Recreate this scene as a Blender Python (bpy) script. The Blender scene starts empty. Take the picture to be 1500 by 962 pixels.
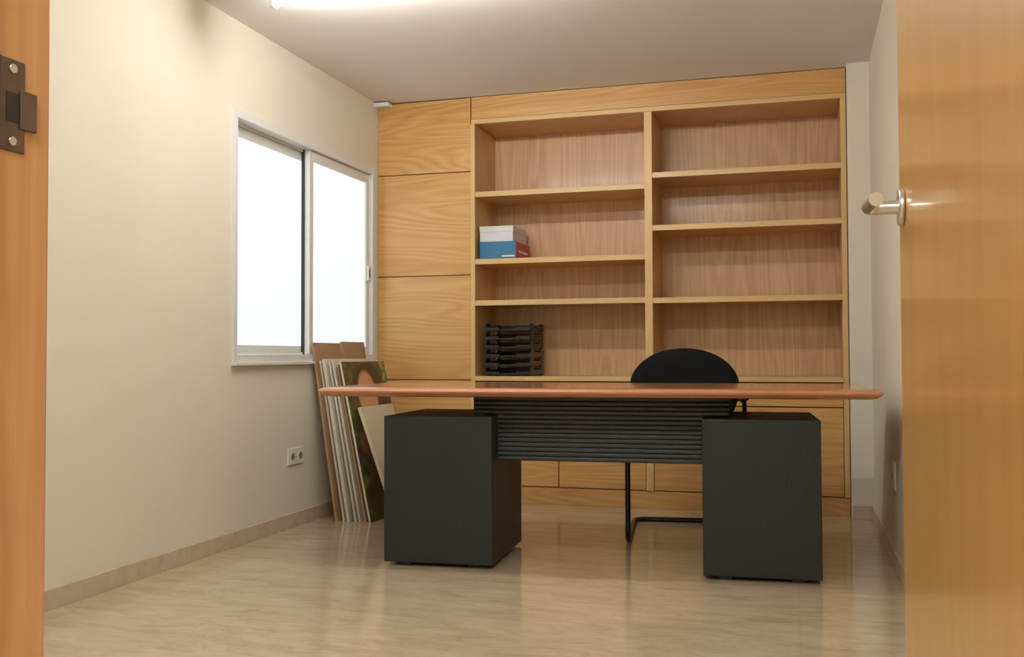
import bpy, bmesh, math, random
from mathutils import Matrix, Vector
random.seed(4)
S=bpy.context.scene
try:
    S.view_settings.view_transform='Standard'; S.view_settings.look='None'
except Exception: pass

def srgb(r,g,b):
    f=lambda c:((c/255)/12.92 if c/255<=.04045 else ((c/255+.055)/1.055)**2.4)
    return (f(r),f(g),f(b),1)

# ---------------- materials ----------------
def newmat(name):
    m=bpy.data.materials.new(name); m.use_nodes=True
    nt=m.node_tree; b=nt.nodes['Principled BSDF']
    return m,nt,b
def N(nt,t,**k):
    n=nt.nodes.new(t)
    for a,v in k.items(): setattr(n,a,v)
    return n
def plain(name,col,rough=.5,metal=0,spec=.5,var=.06,vscale=6,emit=None,estr=0,bump=0,bscale=200):
    m,nt,b=newmat(name)
    tc=N(nt,'ShaderNodeTexCoord'); no=N(nt,'ShaderNodeTexNoise')
    no.inputs['Scale'].default_value=vscale; no.inputs['Detail'].default_value=4
    nt.links.new(tc.outputs['Object'],no.inputs['Vector'])
    r=N(nt,'ShaderNodeValToRGB')
    c=col
    r.color_ramp.elements[0].position=.3; r.color_ramp.elements[1].position=.7
    r.color_ramp.elements[0].color=(c[0]*(1-var),c[1]*(1-var),c[2]*(1-var),1)
    r.color_ramp.elements[1].color=(min(1,c[0]*(1+var)),min(1,c[1]*(1+var)),min(1,c[2]*(1+var)),1)
    nt.links.new(no.outputs['Fac'],r.inputs['Fac']); nt.links.new(r.outputs['Color'],b.inputs['Base Color'])
    b.inputs['Roughness'].default_value=rough; b.inputs['Metallic'].default_value=metal
    b.inputs['Specular IOR Level'].default_value=spec
    if emit:
        b.inputs['Emission Color'].default_value=emit; b.inputs['Emission Strength'].default_value=estr
    if bump:
        n2=N(nt,'ShaderNodeTexNoise'); n2.inputs['Scale'].default_value=bscale
        nt.links.new(tc.outputs['Object'],n2.inputs['Vector'])
        bp=N(nt,'ShaderNodeBump'); bp.inputs['Strength'].default_value=bump; bp.inputs['Distance'].default_value=.002
        nt.links.new(n2.outputs['Fac'],bp.inputs['Height']); nt.links.new(bp.outputs['Normal'],b.inputs['Normal'])
    return m
def wood(name,light,dark,axis='Z',rough=.35,rings=10,amt=.55,scale=1.0,coat=0.0,along=.55):
    m,nt,b=newmat(name)
    tc=N(nt,'ShaderNodeTexCoord'); oi=N(nt,'ShaderNodeObjectInfo')
    add=N(nt,'ShaderNodeVectorMath',operation='MULTIPLY_ADD')
    comb=N(nt,'ShaderNodeCombineXYZ')
    for i in range(3): nt.links.new(oi.outputs['Random'],comb.inputs[i])
    add.inputs[1].default_value=(7,5,9)
    nt.links.new(comb.outputs[0],add.inputs[0]); nt.links.new(tc.outputs['Object'],add.inputs[2])
    def mp(a,l):
        s=[a,a,a]; s['XYZ'.index(axis)]=l
        q=N(nt,'ShaderNodeMapping'); q.inputs['Scale'].default_value=s
        nt.links.new(add.outputs[0],q.inputs['Vector']); return q
    m1=mp(3.2*scale,along*scale); n1=N(nt,'ShaderNodeTexNoise'); n1.inputs['Scale'].default_value=1; n1.inputs['Detail'].default_value=1.5; n1.inputs['Roughness'].default_value=.35
    nt.links.new(m1.outputs[0],n1.inputs['Vector'])
    mu=N(nt,'ShaderNodeMath',operation='MULTIPLY'); mu.inputs[1].default_value=rings*2; nt.links.new(n1.outputs['Fac'],mu.inputs[0])
    fr=N(nt,'ShaderNodeMath',operation='PINGPONG'); fr.inputs[1].default_value=.5; nt.links.new(mu.outputs[0],fr.inputs[0])
    m2=mp(110,2.5); n2=N(nt,'ShaderNodeTexNoise'); n2.inputs['Scale'].default_value=1; n2.inputs['Detail'].default_value=3
    nt.links.new(m2.outputs[0],n2.inputs['Vector'])
    m3=mp(1.1,.5); n3=N(nt,'ShaderNodeTexNoise'); n3.inputs['Scale'].default_value=1
    nt.links.new(m3.outputs[0],n3.inputs['Vector'])
    a=N(nt,'ShaderNodeMath',operation='MULTIPLY_ADD'); a.inputs[1].default_value=.75*amt; nt.links.new(fr.outputs[0],a.inputs[0])
    c=N(nt,'ShaderNodeMath',operation='MULTIPLY'); c.inputs[1].default_value=.75*amt; nt.links.new(n2.outputs['Fac'],c.inputs[0])
    nt.links.new(c.outputs[0],a.inputs[2])
    d=N(nt,'ShaderNodeMath',operation='MULTIPLY_ADD'); d.inputs[1].default_value=.35; nt.links.new(n3.outputs['Fac'],d.inputs[0]); nt.links.new(a.outputs[0],d.inputs[2])
    mx=N(nt,'ShaderNodeMix',data_type='RGBA')
    mx.inputs[6].default_value=light; mx.inputs[7].default_value=dark
    nt.links.new(d.outputs[0],mx.inputs[0]); nt.links.new(mx.outputs[2],b.inputs['Base Color'])
    b.inputs['Roughness'].default_value=rough
    b.inputs['Coat Weight'].default_value=coat; b.inputs['Coat Roughness'].default_value=.12
    return m

M={}
M['wall']=plain('cream_wall_paint',(.77,.73,.615,1),.75,var=.02,vscale=2.5,spec=.2,bump=.15,bscale=120)
M['ceil']=plain('ceiling_paint',(.84,.82,.80,1),.85,var=.015,vscale=2,spec=.1)
M['white']=plain('white_lacquered_aluminium',(.74,.75,.74,1),.35,var=.01)
M['gapfill']=plain('dark_gap_fill',(.03,.03,.035,1),.6)  # near-black fill, stands in for the shade inside gaps and holes
M['glass']=plain('glowing_daylight_pane',(.2,.22,.23,1),.3,var=.01,emit=(.90,.98,1,1),estr=.92)  # panes glow by themselves; emission stands in for the daylight outside
M['tube']=plain('fluorescent_tube_glass',(.9,.9,.9,1),.4,var=.01,emit=(1,.975,.935,1),estr=98)
M['oakH']=wood('oak_veneer_horizontal',srgb(236,194,128),srgb(178,122,60),'X',.32,13,.64,1.2,.25,.40)
M['oakV']=wood('oak_veneer_vertical',srgb(238,204,158),srgb(172,124,80),'Z',.4,9,.64,1.8,.1,.22)
M['edge']=wood('oak_edge_banding',srgb(228,196,138),srgb(198,160,102),'X',.35,4,.5)
M['edgeV']=wood('oak_edge_banding_vertical',srgb(228,196,138),srgb(198,160,102),'Z',.4,4,.5)
M['inside']=wood('oak_shelf_interior',srgb(226,184,126),srgb(188,142,88),'Z',.4,5,.5)
M['door']=wood('varnished_door_veneer',srgb(224,178,108),srgb(194,142,72),'Z',.28,5,.55,1.0,.4,.3)
M['jamb']=wood('pine_jamb',srgb(232,186,134),srgb(186,132,82),'Z',.4,6,.6,2.5,.1)
M['cherry']=wood('cherry_desktop',srgb(200,140,98),srgb(162,102,68),'X',.18,5,.5,1.5,.5)
M['char']=plain('charcoal_laminate',(.021,.0255,.0265,1),.5,var=.18,vscale=110,spec=.35)
M['char2']=plain('charcoal_ribbed_panel',(.022,.027,.030,1),.42,var=.1,vscale=40)
M['blackpl']=plain('black_plastic',(.012,.012,.014,1),.35)
M['fabric']=plain('black_upholstery',(.008,.009,.009,1),.9,bump=.4,bscale=600,spec=.15)
M['tubeblk']=plain('black_lacquered_steel',(.012,.012,.012,1),.25)
M['steel']=plain('brushed_steel',(.64,.64,.63,1),.28,metal=1,var=.03)
M['darksteel']=plain('tarnished_strike_steel',(.16,.13,.11,1),.4,metal=.8,var=.2,vscale=30)
M['card']=plain('brown_cardboard',srgb(164,132,98),.8,var=.05)
M['boardw']=plain('white_board',srgb(210,202,186),.6)
M['boardt']=plain('tan_mdf_board',srgb(170,134,98),.6)
M['boardg']=plain('grey_board',srgb(134,130,118),.6)
M['canvas']=plain('cream_canvas',srgb(206,194,168),.8)
M['boxw']=plain('white_carton',srgb(216,220,222),.5)
M['boxb']=plain('blue_carton',srgb(46,116,156),.45)
M['boxr']=plain('red_carton',srgb(180,44,36),.45)
M['print']=plain('white_print',srgb(225,230,235),.5)
M['socket']=plain('socket_plastic',srgb(228,226,214),.35,var=.01)

def floormat(name,base=(.56,.46,.33),tiles=True,k1=.80,k2=1.12,rough=.1):
    m,nt,b=newmat(name)
    tc=N(nt,'ShaderNodeTexCoord')
    def layer(sx,sy,rot,sc,det,dist):
        q=N(nt,'ShaderNodeMapping'); q.inputs['Scale'].default_value=(sx,sy,5); q.inputs['Rotation'].default_value=(0,0,rot)
        nt.links.new(tc.outputs['Object'],q.inputs['Vector'])
        n=N(nt,'ShaderNodeTexNoise'); n.inputs['Scale'].default_value=sc; n.inputs['Detail'].default_value=det; n.inputs['Roughness'].default_value=.65; n.inputs['Distortion'].default_value=dist
        nt.links.new(q.outputs[0],n.inputs['Vector']); return n
    n=layer(1.8,7,.45,1.6,10,1.2)
    r=N(nt,'ShaderNodeValToRGB'); e=r.color_ramp.elements
    e[0].position=.3; e[0].color=(base[0]*k1,base[1]*k1*.97,base[2]*k1*.93,1)
    e[1].position=.68; e[1].color=(base[0]*k2,base[1]*k2,base[2]*k2*1.03,1)
    k=e.new(.5); k.color=(base[0],base[1],base[2],1)
    nt.links.new(n.outputs['Fac'],r.inputs['Fac'])
    cur=r.outputs['Color']
    v=layer(1.2,4.0,.6,2.0,8,1.8)
    vr=N(nt,'ShaderNodeValToRGB'); ve=vr.color_ramp.elements
    ve[0].position=.47; ve[0].color=(1,1,1,1); ve[1].position=.53; ve[1].color=(1,1,1,1); vk=ve.new(.5); vk.color=(.80,.76,.70,1)
    nt.links.new(v.outputs['Fac'],vr.inputs['Fac'])
    mv=N(nt,'ShaderNodeMix',data_type='RGBA',blend_type='MULTIPLY'); mv.inputs[0].default_value=.6 if tiles else .25
    nt.links.new(cur,mv.inputs[6]); nt.links.new(vr.outputs['Color'],mv.inputs[7]); cur=mv.outputs[2]
    if tiles:
        br=N(nt,'ShaderNodeTexBrick'); br.offset=0
        br.inputs['Scale'].default_value=1; br.inputs['Brick Width'].default_value=.6; br.inputs['Row Height'].default_value=.6
        br.inputs['Mortar Size'].default_value=.0013; br.inputs['Mortar Smooth'].default_value=.3
        br.inputs['Color1'].default_value=(1,1,1,1); br.inputs['Color2'].default_value=(.965,.96,.955,1); br.inputs['Mortar'].default_value=(.84,.82,.79,1)
        nt.links.new(tc.outputs['Object'],br.inputs['Vector'])
        mx=N(nt,'ShaderNodeMix',data_type='RGBA',blend_type='MULTIPLY'); mx.inputs[0].default_value=.8
        nt.links.new(cur,mx.inputs[6]); nt.links.new(br.outputs['Color'],mx.inputs[7]); cur=mx.outputs[2]
    nt.links.new(cur,b.inputs['Base Color'])
    b.inputs['Roughness'].default_value=rough
    if tiles:
        b.inputs['Specular IOR Level'].default_value=.55
        b.inputs['Coat Weight'].default_value=.35; b.inputs['Coat Roughness'].default_value=.05; b.inputs['Coat IOR'].default_value=1.5
    return m
M['floor']=floormat('polished_travertine',(.58,.47,.325),True,.84,1.10,.13)
M['base']=floormat('travertine_skirting',(.58,.48,.36),False,.88,1.08,.3)

def picmat(name,blobs,pal,seed):
    m,nt,b=newmat(name)
    tc=N(nt,'ShaderNodeTexCoord')
    no=N(nt,'ShaderNodeTexNoise',noise_dimensions='4D'); no.inputs['W'].default_value=seed; no.inputs['Scale'].default_value=9; no.inputs['Detail'].default_value=5; no.inputs['Distortion'].default_value=1.2
    nt.links.new(tc.outputs['Object'],no.inputs['Vector'])
    r=N(nt,'ShaderNodeValToRGB'); e=r.color_ramp.elements
    e[0].position=.3; e[0].color=pal[0]; e[1].position=.72; e[1].color=pal[3]
    a=e.new(.45); a.color=pal[1]; a=e.new(.56); a.color=pal[2]
    nt.links.new(no.outputs['Fac'],r.inputs['Fac'])
    cur=r.outputs['Color']
    for cy,cz,ry,rz,col,soft in blobs:
        q=N(nt,'ShaderNodeMapping'); q.inputs['Scale'].default_value=(0,1/ry,1/rz); q.inputs['Location'].default_value=(0,-cy/ry,-cz/rz)
        nt.links.new(tc.outputs['Object'],q.inputs['Vector'])
        g=N(nt,'ShaderNodeVectorMath',operation='LENGTH'); nt.links.new(q.outputs[0],g.inputs[0])
        mr=N(nt,'ShaderNodeMapRange'); mr.inputs[1].default_value=1-soft; mr.inputs[2].default_value=1+soft; mr.inputs[3].default_value=1; mr.inputs[4].default_value=0
        nt.links.new(g.outputs['Value'],mr.inputs[0])
        mx=N(nt,'ShaderNodeMix',data_type='RGBA'); mx.inputs[7].default_value=col
        nt.links.new(mr.outputs[0],mx.inputs[0]); nt.links.new(cur,mx.inputs[6]); cur=mx.outputs[2]
    nt.links.new(cur,b.inputs['Base Color']); b.inputs['Roughness'].default_value=.35
    return m
M['pic']=picmat('printed_portrait_poster',[
 (.30,.68,.20,.19,srgb(64,38,22),.12),(.26,.66,.12,.145,srgb(208,152,114),.1),
 (.21,.70,.026,.012,srgb(40,24,18),.2),(.31,.70,.026,.012,srgb(40,24,18),.2),
 (.26,.585,.042,.012,srgb(168,60,52),.2),
 (.22,.42,.15,.09,srgb(196,140,104),.2),(.34,.22,.17,.10,srgb(150,56,44),.2),(.16,.12,.16,.10,srgb(84,60,38),.2)],
 [srgb(36,26,18),srgb(84,66,36),srgb(96,112,52),srgb(190,180,120)],1)
M['pic2']=picmat('printed_landscape_poster',[(.2,.75,.3,.1,srgb(180,196,206),.4),(.1,.5,.1,.08,srgb(96,120,140),.3)],
 [srgb(60,72,80),srgb(120,128,120),srgb(150,150,130),srgb(214,214,206)],3)

# ---------------- geometry helpers ----------------
def link(o,parent=None):
    S.collection.objects.link(o)
    if parent: o.parent=parent
    return o
def empty(name,loc=(0,0,0),rz=0):
    e=bpy.data.objects.new(name,None); e.empty_display_size=.1; e.location=loc; e.rotation_euler=(0,0,rz)
    S.collection.objects.link(e); return e
def fin(name,bm,mat,parent=None,bevel=0,seg=2,smooth=False):
    me=bpy.data.meshes.new(name); bmesh.ops.recalc_face_normals(bm,faces=bm.faces); bm.to_mesh(me); bm.free()
    if mat: me.materials.append(mat)
    o=bpy.data.objects.new(name,me); link(o,parent)
    if smooth:
        for p in me.polygons: p.use_smooth=True
    if bevel:
        b=o.modifiers.new('b','BEVEL'); b.width=bevel; b.segments=seg; b.limit_method='ANGLE'; b.angle_limit=.6
    return o
def addbox(bm,x0,x1,y0,y1,z0,z1):
    v=[bm.verts.new(p) for p in ((x0,y0,z0),(x1,y0,z0),(x1,y1,z0),(x0,y1,z0),(x0,y0,z1),(x1,y0,z1),(x1,y1,z1),(x0,y1,z1))]
    for f in ((0,3,2,1),(4,5,6,7),(0,1,5,4),(1,2,6,5),(2,3,7,6),(3,0,4,7)): bm.faces.new([v[i] for i in f])
def box(name,x0,x1,y0,y1,z0,z1,mat,parent=None,bevel=0,seg=2):
    bm=bmesh.new(); addbox(bm,x0,x1,y0,y1,z0,z1); return fin(name,bm,mat,parent,bevel,seg)
def boxes(name,lst,mat,parent=None,bevel=0):
    bm=bmesh.new()
    for b in lst: addbox(bm,*b)
    return fin(name,bm,mat,parent,bevel)
def prism(name,pts,axis,a0,a1,mat,parent=None,bevel=0,seg=2):
    """pts: 2-D outline; axis: extrusion axis"""
    bm=bmesh.new()
    def P(p,a):
        if axis=='X': return (a,p[0],p[1])
        if axis=='Y': return (p[0],a,p[1])
        return (p[0],p[1],a)
    A=[bm.verts.new(P(p,a0)) for p in pts]; B=[bm.verts.new(P(p,a1)) for p in pts]
    bm.faces.new(A); bm.faces.new(B[::-1]); n=len(pts)
    for i in range(n): bm.faces.new((A[i],A[(i+1)%n],B[(i+1)%n],B[i]))
    return fin(name,bm,mat,parent,bevel,seg)
def cyl(name,p0,p1,r,mat,parent=None,n=28,bevel=0):
    p0=Vector(p0);p1=Vector(p1);d=p1-p0
    bm=bmesh.new(); bmesh.ops.create_cone(bm,cap_ends=True,segments=n,radius1=r,radius2=r,depth=d.length)
    q=d.to_track_quat('Z','Y').to_matrix().to_4x4()
    bmesh.ops.transform(bm,matrix=Matrix.Translation((p0+p1)/2)@q,verts=bm.verts)
    o=fin(name,bm,mat,parent,bevel,2)
    for p in o.data.polygons: p.use_smooth=len(p.vertices)==4
    return o
def tube(name,pts,r,mat,parent=None,rad=.06,seg=6):
    """polyline with rounded corners swept into a tube mesh"""
    P=[Vector(p) for p in pts]; out=[P[0]]
    for i in range(1,len(P)-1):
        a=(P[i-1]-P[i]); b=(P[i+1]-P[i]); k=min(rad,a.length*.49,b.length*.49)
        s=P[i]+a.normalized()*k; e=P[i]+b.normalized()*k
        for j in range(seg+1):
            t=j/seg; out.append((1-t)**2*s+2*t*(1-t)*P[i]+t*t*e)
    out.append(P[-1])
    cu=bpy.data.curves.new(name,'CURVE'); cu.dimensions='3D'; cu.bevel_depth=r; cu.bevel_resolution=5; cu.use_fill_caps=True
    sp=cu.splines.new('POLY'); sp.points.add(len(out)-1)
    for i,p in enumerate(out): sp.points[i].co=(*p,1)
    cu.materials.append(mat)
    o=bpy.data.objects.new(name,cu); link(o,parent); return o

# ---------------- room ----------------
XL,XR,YF,YB,H=-2.494,.384,.75,6.09,2.44
DY=5.64
box('floor',-2.7,1.7,-2.0,6.25,-.1,0,M['floor'])
box('ceiling',-2.7,1.7,-2.0,6.25,H,H+.1,M['ceil'])
WY0,WY1,WZ0,WZ1=3.995,5.575,.842,2.022
i=.012
boxes('wall_left',[(XL-.16,XL,YF-.15,WY0+i,0,H),(XL-.16,XL,WY1-i,6.25,0,H),(XL-.16,XL,WY0+i,WY1-i,0,WZ0+i),(XL-.16,XL,WY0+i,WY1-i,WZ1-i,H)],M['wall'])
boxes('wall_right',[(XR,XR+.12,YF,6.25,0,H)],M['wall'])
boxes('wall_back',[(XL,XR,YB,YB+.12,0,H),(.272,XR,5.57,YB,0,H)],M['wall'])
JX0,JX1=-.66,.192
boxes('wall_front',[(XL,JX0-.04,YF-.15,YF,0,H),(JX1+.04,XR+.12,YF-.15,YF,0,H),(JX0-.04,JX1+.04,YF-.15,YF,2.09,H)],M['wall'])
boxes('wall_corridor',[(-1.7,-1.6,-2.0,.6,0,H),(1.5,1.6,-2.0,.6,0,H),(-1.7,1.6,-2.0,-1.9,0,H),(XR+.12,1.5,.6,.7,0,H)],M['wall'])
bh=.072
box('baseboard_left',XL,XL+.012,YF+.012,DY,0,bh,M['base'],bevel=.002)
box('baseboard_right',XR-.012,XR,YF,5.57,0,bh,M['base'],bevel=.002)
box('baseboard_back',.275,XR-.012,5.558,5.57,0,bh,M['base'],bevel=.002)
box('baseboard_front',XL,JX0-.1,YF,YF+.012,0,bh,M['base'],bevel=.002)
box('trim_1',XL,XL+.1,5.57,DY-.002,2.405,2.432,M['white'],bevel=.004)

# door frame (jamb + casing)
fr=empty('door_frame')
boxes('jamb_left',[(JX0-.04,JX0,.585,.752,0,2.09)],M['jamb'],fr,.003)
boxes('jamb_right',[(JX1,JX1+.04,.585,.752,0,2.09)],M['jamb'],fr,.003)
boxes('jamb_head',[(JX0,JX1,.585,.752,2.05,2.09)],M['jamb'],fr,.003)
boxes('door_stop',[(JX0,JX0+.012,.60,.672,0,2.05),(JX1-.012,JX1,.60,.672,0,2.05)],M['jamb'],fr,.002)
boxes('casing',[(JX0-.1,JX0-.012,.752,.764,0,2.14),(JX0-.012,JX1+.012,.752,.764,2.062,2.14),
                (JX0-.1,JX0-.012,.586,.598,0,2.14),(JX1+.012,JX1+.1,.586,.598,0,2.14)],M['jamb'],fr,.003)
box('strike_plate',JX0-.001,JX0+.002,.690,.719,1.052,1.134,M['darksteel'],fr,.001)
box('strike_lip',JX0+.001,JX0+.0045,.712,.731,1.073,1.108,M['darksteel'],fr,.001)
box('latch_hole',JX0+.0018,JX0+.0026,.697,.711,1.078,1.104,M['gapfill'],fr)
for z in (1.061,1.125): cyl('screw',(JX0+.001,.704,z),(JX0+.0035,.704,z),.004,M['steel'],fr,16)

# door leaf
d=empty('door_1')
box('leaf',.147,.187,.700,1.55,.008,2.045,M['door'],d,.002)
hz=1.08; hy=1.487
cyl('rosette',(.147,hy,hz),(.139,hy,hz),.026,M['steel'],d,40,.002)
tube('lever',[(.141,hy,hz),(.098,hy,hz),(.104,1.40,hz)],.0098,M['steel'],d,.016,8)
cyl('rosette_outer',(.187,hy,hz),(.195,hy,hz),.026,M['steel'],d,40,.002)
tube('lever_outer',[(.193,hy,hz),(.236,hy,hz),(.232,1.38,hz)],.0098,M['steel'],d,.016,8)
for z in (.25,1.05,1.85): cyl('hinge',(.1895,.757,z-.045),(.1895,.757,z+.045),.005,M['steel'],d,16)

# window
w=empty('window_1')
fx0,fx1=XL-.10,XL+.014
f=.04
boxes('frame',[(fx0,fx1,WY0,WY0+.030,WZ0,WZ1),(fx0,fx1,WY1-f,WY1,WZ0,WZ1),(fx0,fx1,WY0+.03,WY1-f,WZ0,WZ0+f),(fx0,fx1,WY0+.03,WY1-f,WZ1-f,WZ1)],M['white'],w,.003)
boxes('track',[(XL-.052,XL-.046,WY0+.03,WY1-f,WZ0+f,WZ0+f+.012),(XL-.052,XL-.046,WY0+.03,WY1-f,WZ1-f-.012,WZ1-f)],M['white'],w)
ym=4.80
def sash(nm,x0,x1,y0,y1,st=.042):
    z0,z1=WZ0+f+.001,WZ1-f-.001
    boxes(nm,[(x0,x1,y0,y0+st,z0,z1),(x0,x1,y1-st,y1,z0,z1),(x0,x1,y0+st,y1-st,z0,z0+.045),(x0,x1,y0+st,y1-st,z1-.055,z1)],M['white'],w,.003)
    box(nm+'_pane',(x0+x1)/2-.003,(x0+x1)/2+.003,y0+st-.005,y1-st+.005,z0+.04,z1-.05,M['glass'],w)
sash('sash_rear',XL-.088,XL-.056,WY0+.03,ym+.03)
sash('sash_front',XL-.042,XL-.010,ym-.03,WY1-f)
box('meeting_gap_strip',XL-.055,XL-.040,ym-.040,ym-.029,WZ0+f,WZ1-f,M['gapfill'],w)  # dark strip painted in for the shaded gap between the sashes
box('sash_lock',XL-.011,XL+.004,5.50,5.525,1.33,1.42,M['white'],w,.003)
box('lock_slot',XL+.0035,XL+.0055,5.507,5.518,1.35,1.40,M['gapfill'],w)
box('sill',XL,XL+.03,WY0-.005,WY1,WZ0-.012,WZ0+.004,M['white'],w,.003)

# sockets
def socket(name,loc,face,wd,ht,n):
    s=empty(name)
    x,y,z=loc
    sg=1 if face=='+' else -1
    a,b=sorted((x,x+sg*.009))
    box('plate',a,b,y-wd/2,y+wd/2,z-ht/2,z+ht/2,M['socket'],s,.003)
    for k in range(n):
        yc=y+(k-(n-1)/2)*wd/n
        cyl('well_rim',(x+sg*.009,yc,z),(x+sg*.0115,yc,z),.024,M['socket'],s)
        cyl('well',(x+sg*.0113,yc,z),(x+sg*.0122,yc,z),.019,M['boardg'],s)
        for dy in (-.009,.009): cyl('pin_hole',(x+sg*.012,yc+dy,z),(x+sg*.0127,yc+dy,z),.003,M['gapfill'],s,12)
socket('wall_socket',(XL,4.595,.36),'+',.165,.085,2)
socket('wall_socket.001',(XR,4.36,.375),'-',.09,.115,1)

# fluorescent battens with bare tubes
def fixture(name,x0,x1,yc):
    e=empty(name)
    prism('housing',[(yc-.034,H),(yc-.030,H-.032),(yc+.030,H-.032),(yc+.034,H)],'X',x0,x1,M['white'],e,.003)
    boxes('end_holders',[(x0,x0+.022,yc-.02,yc+.02,H-.085,H-.030),(x1-.022,x1,yc-.02,yc+.02,H-.085,H-.030)],M['white'],e,.004)
    cyl('fluorescent_tube',(x0+.022,yc,H-.062),(x1-.022,yc,H-.062),.0165,M['tube'],e,20)
fixture('fluorescent_ceiling_light',-2.14,-.86,3.72)
fixture('added_fill_batten',-1.60,-.32,1.95)  # unseen second batten, added to brighten the door side of the room

# ---------------- bookcase ----------------
bc=empty('built_in_bookcase')
y0=DY; yb=6.06
xl=XL+.002; xp=-1.880; xd=-.811; xr=.268
zs=[.102,.727,1.36,1.987,H-.004]
g=.003
for k in range(4):
    box('side_panel_%d'%(k+1),xl,xp-.006,y0,y0+.02,zs[k]+g,zs[k+1]-g,M['oakH'],bc,.002)
box('side_carcass',xl+.002,xp-.008,y0+.021,yb,.0,H-.004,M['inside'],bc)
box('plinth',xl,xr,y0+.004,y0+.02,0,.098,M['oakH'],bc,.002)
box('header',xp,xr,y0,y0+.02,2.302,H-.004,M['oakH'],bc,.002)
box('header_trim',xp,xr,y0-.006,y0+.03,2.272,2.300,M['edge'],bc,.002)
box('top_board',xp,xr,y0+.021,yb,2.276,2.30,M['inside'],bc)
box('bookcase_back',xp,xr,yb,yb+.012,0,2.44,M['oakV'],bc)
for nm,a,b in (('upright_left',xp-.005,xp+.022),('upright_middle',xd-.022,xd+.022),('upright_right',xr-.028,xr)):
    box(nm,a,b,y0+.006,yb,.1,2.272,M['inside'],bc)
    box(nm+'_edging',a,b,y0-.004,y0+.006,.1,2.272,M['edgeV'],bc,.0015)
def shelf(x0,x1,z,n):
    box('shelf_'+n,x0,x1,y0+.012,yb,z-.013,z+.013,M['inside'],bc)
    box('shelf_edge_'+n,x0,x1,y0+.0,y0+.012,z-.019,z+.013,M['edge'],bc,.002)
for k,z in enumerate((1.848,1.441,1.192)): shelf(xp+.022,xd-.022,z,'l%d'%k)
for k,z in enumerate((1.908,1.604,1.188)): shelf(xd+.022,xr-.028,z,'r%d'%k)
for nm,a,b in (('l',xp+.022,xd-.022),('r',xd+.022,xr-.028)):
    box('counter_'+nm,a,b,y0-.012,yb,.722,.75,M['edge'],bc,.003)
    mid=(a+b)/2
    for q,(p,r_) in enumerate(((a,mid),(mid,b))):
        box('drawer_%s%d'%(nm,q),p+g,r_-g,y0,y0+.02,.588,.716,M['oakH'],bc,.002)
        box('cabinet_door_%s%d'%(nm,q),p+g,r_-g,y0,y0+.02,.104,.582,M['oakH'],bc,.002)
    box('cabinet_carcass_'+nm,a,b,y0+.021,yb,.1,.72,M['gapfill'],bc)
box('end_gap',xr,.272,y0+.03,yb,0,H,M['gapfill'],bc)  # black filler, gives the narrow gap beside the bookcase its shade

# ---------------- cartons on shelf ----------------
cz=1.4545
c1=empty('blue_carton')
box('body',-1.838,-1.612,5.672,5.985,cz,cz+.105,M['boxb'],c1,.002)
box('red_side',-1.6115,-1.6095,5.674,5.983,cz+.002,cz+.103,M['boxr'],c1)
box('label',-1.70,-1.62,5.6705,5.6718,cz+.012,cz+.022,M['print'],c1)
box('label_red',-1.6094,-1.6088,5.72,5.93,cz+.04,cz+.055,M['print'],c1)
c2=empty('white_carton')
box('body',-1.84,-1.632,5.68,5.99,cz+.1062,cz+.192,M['boxw'],c2,.002)
box('lid',-1.843,-1.629,5.677,5.993,cz+.165,cz+.200,M['boxw'],c2,.003)

# ---------------- paper trays ----------------
tr=empty('letter_tray_stack')
x0,x1,ya,yb2=-1.80,-1.525,5.665,5.985
for k in range(6):
    z=.7505+k*.053; dx=random.uniform(-.004,.004)
    t=empty('tray_%d'%k); t.parent=tr
    bm=bmesh.new()
    addbox(bm,x0+dx,x1+dx,ya+.01,yb2,z+.010,z+.014)
    addbox(bm,x0+dx,x1+dx,yb2-.004,yb2,z+.014,z+.045)
    addbox(bm,x0+dx,x0+.085+dx,ya,ya+.01,z+.006,z+.026); addbox(bm,x1-.085+dx,x1+dx,ya,ya+.01,z+.006,z+.026)
    addbox(bm,x0+.085+dx,x1-.085+dx,ya+.012,ya+.022,z+.006,z+.017)
    fin('tray_base_%d'%k,bm,M['blackpl'],t,.0012)
    prof=[(ya,z+.006),(yb2,z+.006),(yb2,z+.05),(yb2-.07,z+.05),(yb2-.09,z+.036),(ya+.10,z+.036),(ya+.08,z+.05),(ya+.02,z+.05),(ya,z+.03)]
    for s_,(a,b) in enumerate(((x0+dx-.003,x0+dx+.003),(x1+dx-.003,x1+dx+.003))):
        prism('tray_side_%d_%d'%(k,s_),prof,'X',a,b,M['blackpl'],t,.001)
    boxes('tray_feet_%d'%k,[(xx,xx+.016,yy,yy+.04,z-.0,z+.01) for xx in (x0+dx-.006,x1+dx-.010) for yy in (ya+.03,yb2-.07)],M['blackpl'],t)

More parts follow.
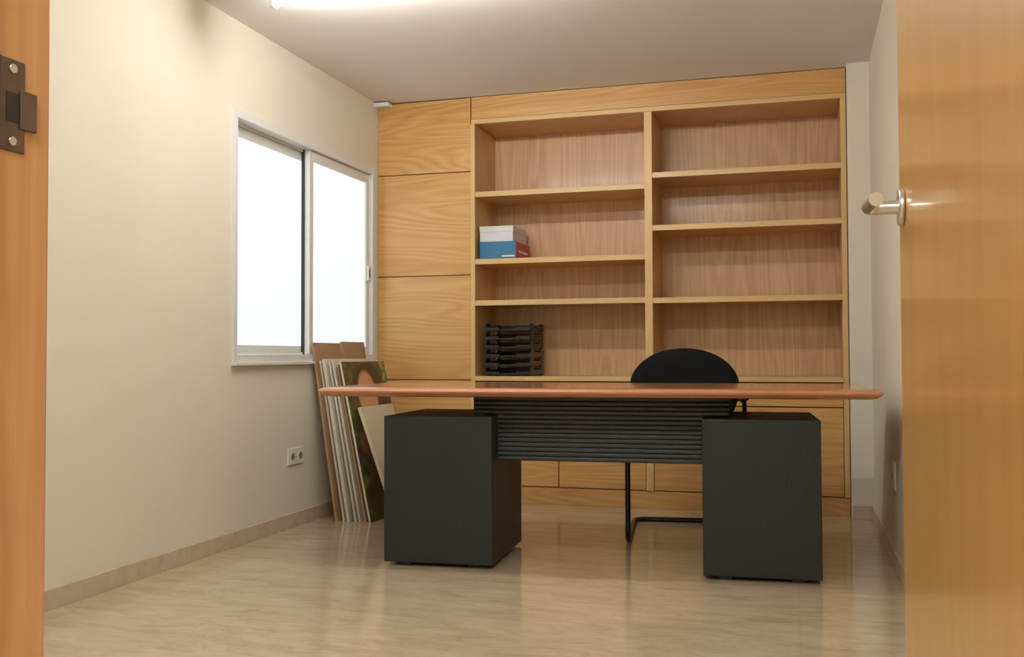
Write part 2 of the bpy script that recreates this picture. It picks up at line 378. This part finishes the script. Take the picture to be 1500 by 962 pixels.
# ---------------- desk ----------------
dk=empty('executive_desk',(-.796,3.803,0),math.radians(3.3))
def slab(name,hx,y0,y1,zt,zb,r,mat,parent,cx0=0):
    prof=[(.030,zt),(.012,zt-.004),(0,zt-.014),(.003,zt-.021),(.022,zb+.004),(.040,zb)]
    bm=bmesh.new(); rings=[]
    for ins,z in prof:
        rr=max(r-ins*.6,.01); pts=[]
        for cx,cy,a0 in ((hx-ins-rr,y0+ins+rr,-90),(hx-ins-rr,y1-ins-rr,0),(-hx+ins+rr,y1-ins-rr,90),(-hx+ins+rr,y0+ins+rr,180)):
            for j in range(9):
                a=math.radians(a0+j*90/8); pts.append((cx0+cx+rr*math.cos(a),cy+rr*math.sin(a),z))
        rings.append([bm.verts.new(p) for p in pts])
    n=len(rings[0])
    for a,b in zip(rings,rings[1:]):
        for i_ in range(n): bm.faces.new((a[i_],a[(i_+1)%n],b[(i_+1)%n],b[i_]))
    bm.faces.new(rings[0]); bm.faces.new(rings[-1][::-1])
    return fin(name,bm,mat,parent)
slab('desktop',1.125,0,.86,.742,.704,.035,M['cherry'],dk,-.016)
for nm,a,b in (('left',-.868,-.402),('right',.442,.887)):
    box('pedestal_'+nm,a,b,.082,.65,.016,.622,M['char'],dk,.004)
    boxes('pedestal_feet_'+nm,[(xx,xx+.05,yy,yy+.05,0,.016) for xx in (a+.06,b-.11) for yy in (.11,.57)],M['blackpl'],dk)
    m_=(-.46 if nm=='left' else .49)
    for yy in (.27,.56): cyl('support_post_'+nm,(m_,yy,.622),(m_,yy,.704),.02,M['tubeblk'],dk)
def ribs(name,x0,x1,yf,yk,z0,z1,n):
    pts=[]; p=(z1-z0)/n
    for k in range(n):
        zb=z0+k*p
        for t,dy in ((0,.007),(.12,.002),(.3,0),(.7,0),(.88,.002)): pts.append((yf+dy,zb+t*p))
    pts.append((yf+.006,z1)); pts+= [(yk,z1),(yk,z0)]
    return prism(name,pts,'X',x0,x1,M['char2'],dk)
zc=.6275
ribs('modesty_panel_lower',-.400,.440,.178,.205,.436,zc,10)
ribs('modesty_panel_upper',-.504,.544,.178,.205,zc,.703,4)

# ---------------- chair ----------------
ch=empty('cantilever_armchair',(-.497,4.572,0),math.radians(6.5))
R=.0125; hw=.262
tube('frame',[(0,.66,R),(-hw,.66,R),(-hw,0,R),(-hw,0,.435),(-hw+.03,.42,.43),(-hw+.04,.50,.80)],R,M['tubeblk'],ch,.07)
tube('frame_b',[(0,.66,R),(hw,.66,R),(hw,0,R),(hw,0,.435),(hw-.03,.42,.43),(hw-.04,.50,.80)],R,M['tubeblk'],ch,.07)
for s_ in (-1,1):
    tube('arm_%d'%s_,[(s_*hw,.03,.43),(s_*(hw+.01),.06,.655),(s_*(hw+.01),.42,.655),(s_*(hw-.025),.478,.655)],.011,M['tubeblk'],ch,.05)
    box('arm_pad_%d'%s_,s_*(hw+.01)-.022,s_*(hw+.01)+.022,.07,.36,.662,.684,M['blackpl'],ch,.009,3)
bm=bmesh.new(); addbox(bm,-.235,.235,-.03,.43,.445,.50)
o=fin('seat',bm,M['fabric'],ch,.025,4)
bm=bmesh.new(); out=[]
A,B,zc0=.272,.190,.718
for j in range(33):
    a=math.pi*j/32; out.append((A*math.copysign(abs(math.cos(a))**.97,math.cos(a)),zc0+B*math.sin(a)**1.0))
out+=[(-.262,.64),(-.235,.57),(-.19,.53),(.19,.53),(.235,.57),(.262,.64)]
C=(0,.70)
def bp(x,z,off):
    return (x,.49+(z-.6)*.12-.9*x*x*.6+off,z)
def ringv(off,sc): return [bm.verts.new(bp(C[0]+(x-C[0])*sc,C[1]+(z-C[1])*sc,off)) for x,z in out]
rs=[ringv(-.028,.45),ringv(-.027,.85),ringv(-.020,.965),ringv(0,1.0),ringv(.016,.965),ringv(.02,.85),ringv(.021,.45)]
n=len(out)
for a,b in zip(rs,rs[1:]):
    for k in range(n): bm.faces.new((a[k],a[(k+1)%n],b[(k+1)%n],b[k]))
for rg,off in ((rs[0],-.028),(rs[-1],.021)):
    c=bm.verts.new(bp(0,.70,off))
    for k in range(n): bm.faces.new((rg[k],rg[(k+1)%n],c))
fin('backrest',bm,M['fabric'],ch,smooth=True)

# ---------------- leaning boards ----------------
lb=empty('leaning_picture_boards')
def board(nm,xb,y0,w_,h,t,xt,mat,back=None):
    """bottom outer edge x, top x at height; leans towards left wall; mat on room-facing side"""
    th=math.asin((xb-xt)/h)
    bm=bmesh.new(); addbox(bm,-t,0,0,w_,0,h)
    o=fin(nm,bm,mat,lb,.0012); o.location=(xb,y0,.001); o.rotation_euler=(0,-th,0)
    if back:
        o.data.materials.append(back)
        for p in o.data.polygons:
            if p.normal.x<.9: p.material_index=1
    return o
wx=XL
board('cardboard_a',-2.335,4.76,.32,.955,.012,wx+.018,M['card'])
board('cardboard_b',-2.333,5.10,.30,.965,.012,wx+.018,M['card'])
xb=-2.322; xt=wx+.034
spec=[(.012,'boardw',.86,.0,None),(.010,'boardt',.845,.03,None),(.016,'boardw',.87,-.02,None),(.008,'boardg',.85,.02,None),
      (.010,'boardw',.855,.0,None),(.006,'boardg',.845,.03,None),(.010,'boardw',.868,-.005,None),(.012,'pic2',.85,.03,'boardw'),(.008,'boardt',.845,.0,None),(.012,'boardw',.862,.02,None)]
for k,(t,mt,h,dy,bk) in enumerate(spec):
    xb+=t+.0055; xt+=t+.0022
    board('board_%d'%k,xb,4.79+dy,.54,h,t,xt,M[mt],M[bk] if bk else None)
xb+=.017; xt+=.015
board('portrait_poster',xb,4.77,.56,.86,.012,xt,M['pic'],M['boardw'])
board('cream_canvas',-2.0,4.79,.42,.64,.02,-2.215,M['canvas'])

# ---------------- lights ----------------
def area(name,loc,rot,sx,sy,e,col):
    l=bpy.data.lights.new(name,'AREA'); l.shape='RECTANGLE'; l.size=sx; l.size_y=sy; l.energy=e; l.color=col
    o=bpy.data.objects.new(name,l); o.location=loc; o.rotation_euler=rot; S.collection.objects.link(o)
area('corridor_fill_light',(-.1,-.7,2.42),(0,0,0),.6,.6,46,(1,.965,.91))  # unseen area light, added as soft fill from behind the camera
W=bpy.data.worlds.new('World'); S.world=W; W.use_nodes=True
W.node_tree.nodes['Background'].inputs[0].default_value=(.85,.93,1,1); W.node_tree.nodes['Background'].inputs[1].default_value=.6

# ---------------- camera ----------------
cam=bpy.data.cameras.new('camera'); co=bpy.data.objects.new('camera',cam); S.collection.objects.link(co)
cam.sensor_width=36; cam.lens=36*1446/1500; cam.clip_start=.02
co.matrix_world=Matrix.Translation((0,0,.872))@Matrix.Rotation(math.radians(16.1),4,'Z')@Matrix.Rotation(math.radians(90+1.58),4,'X')@Matrix.Rotation(math.radians(-.18),4,'Z')
S.camera=co
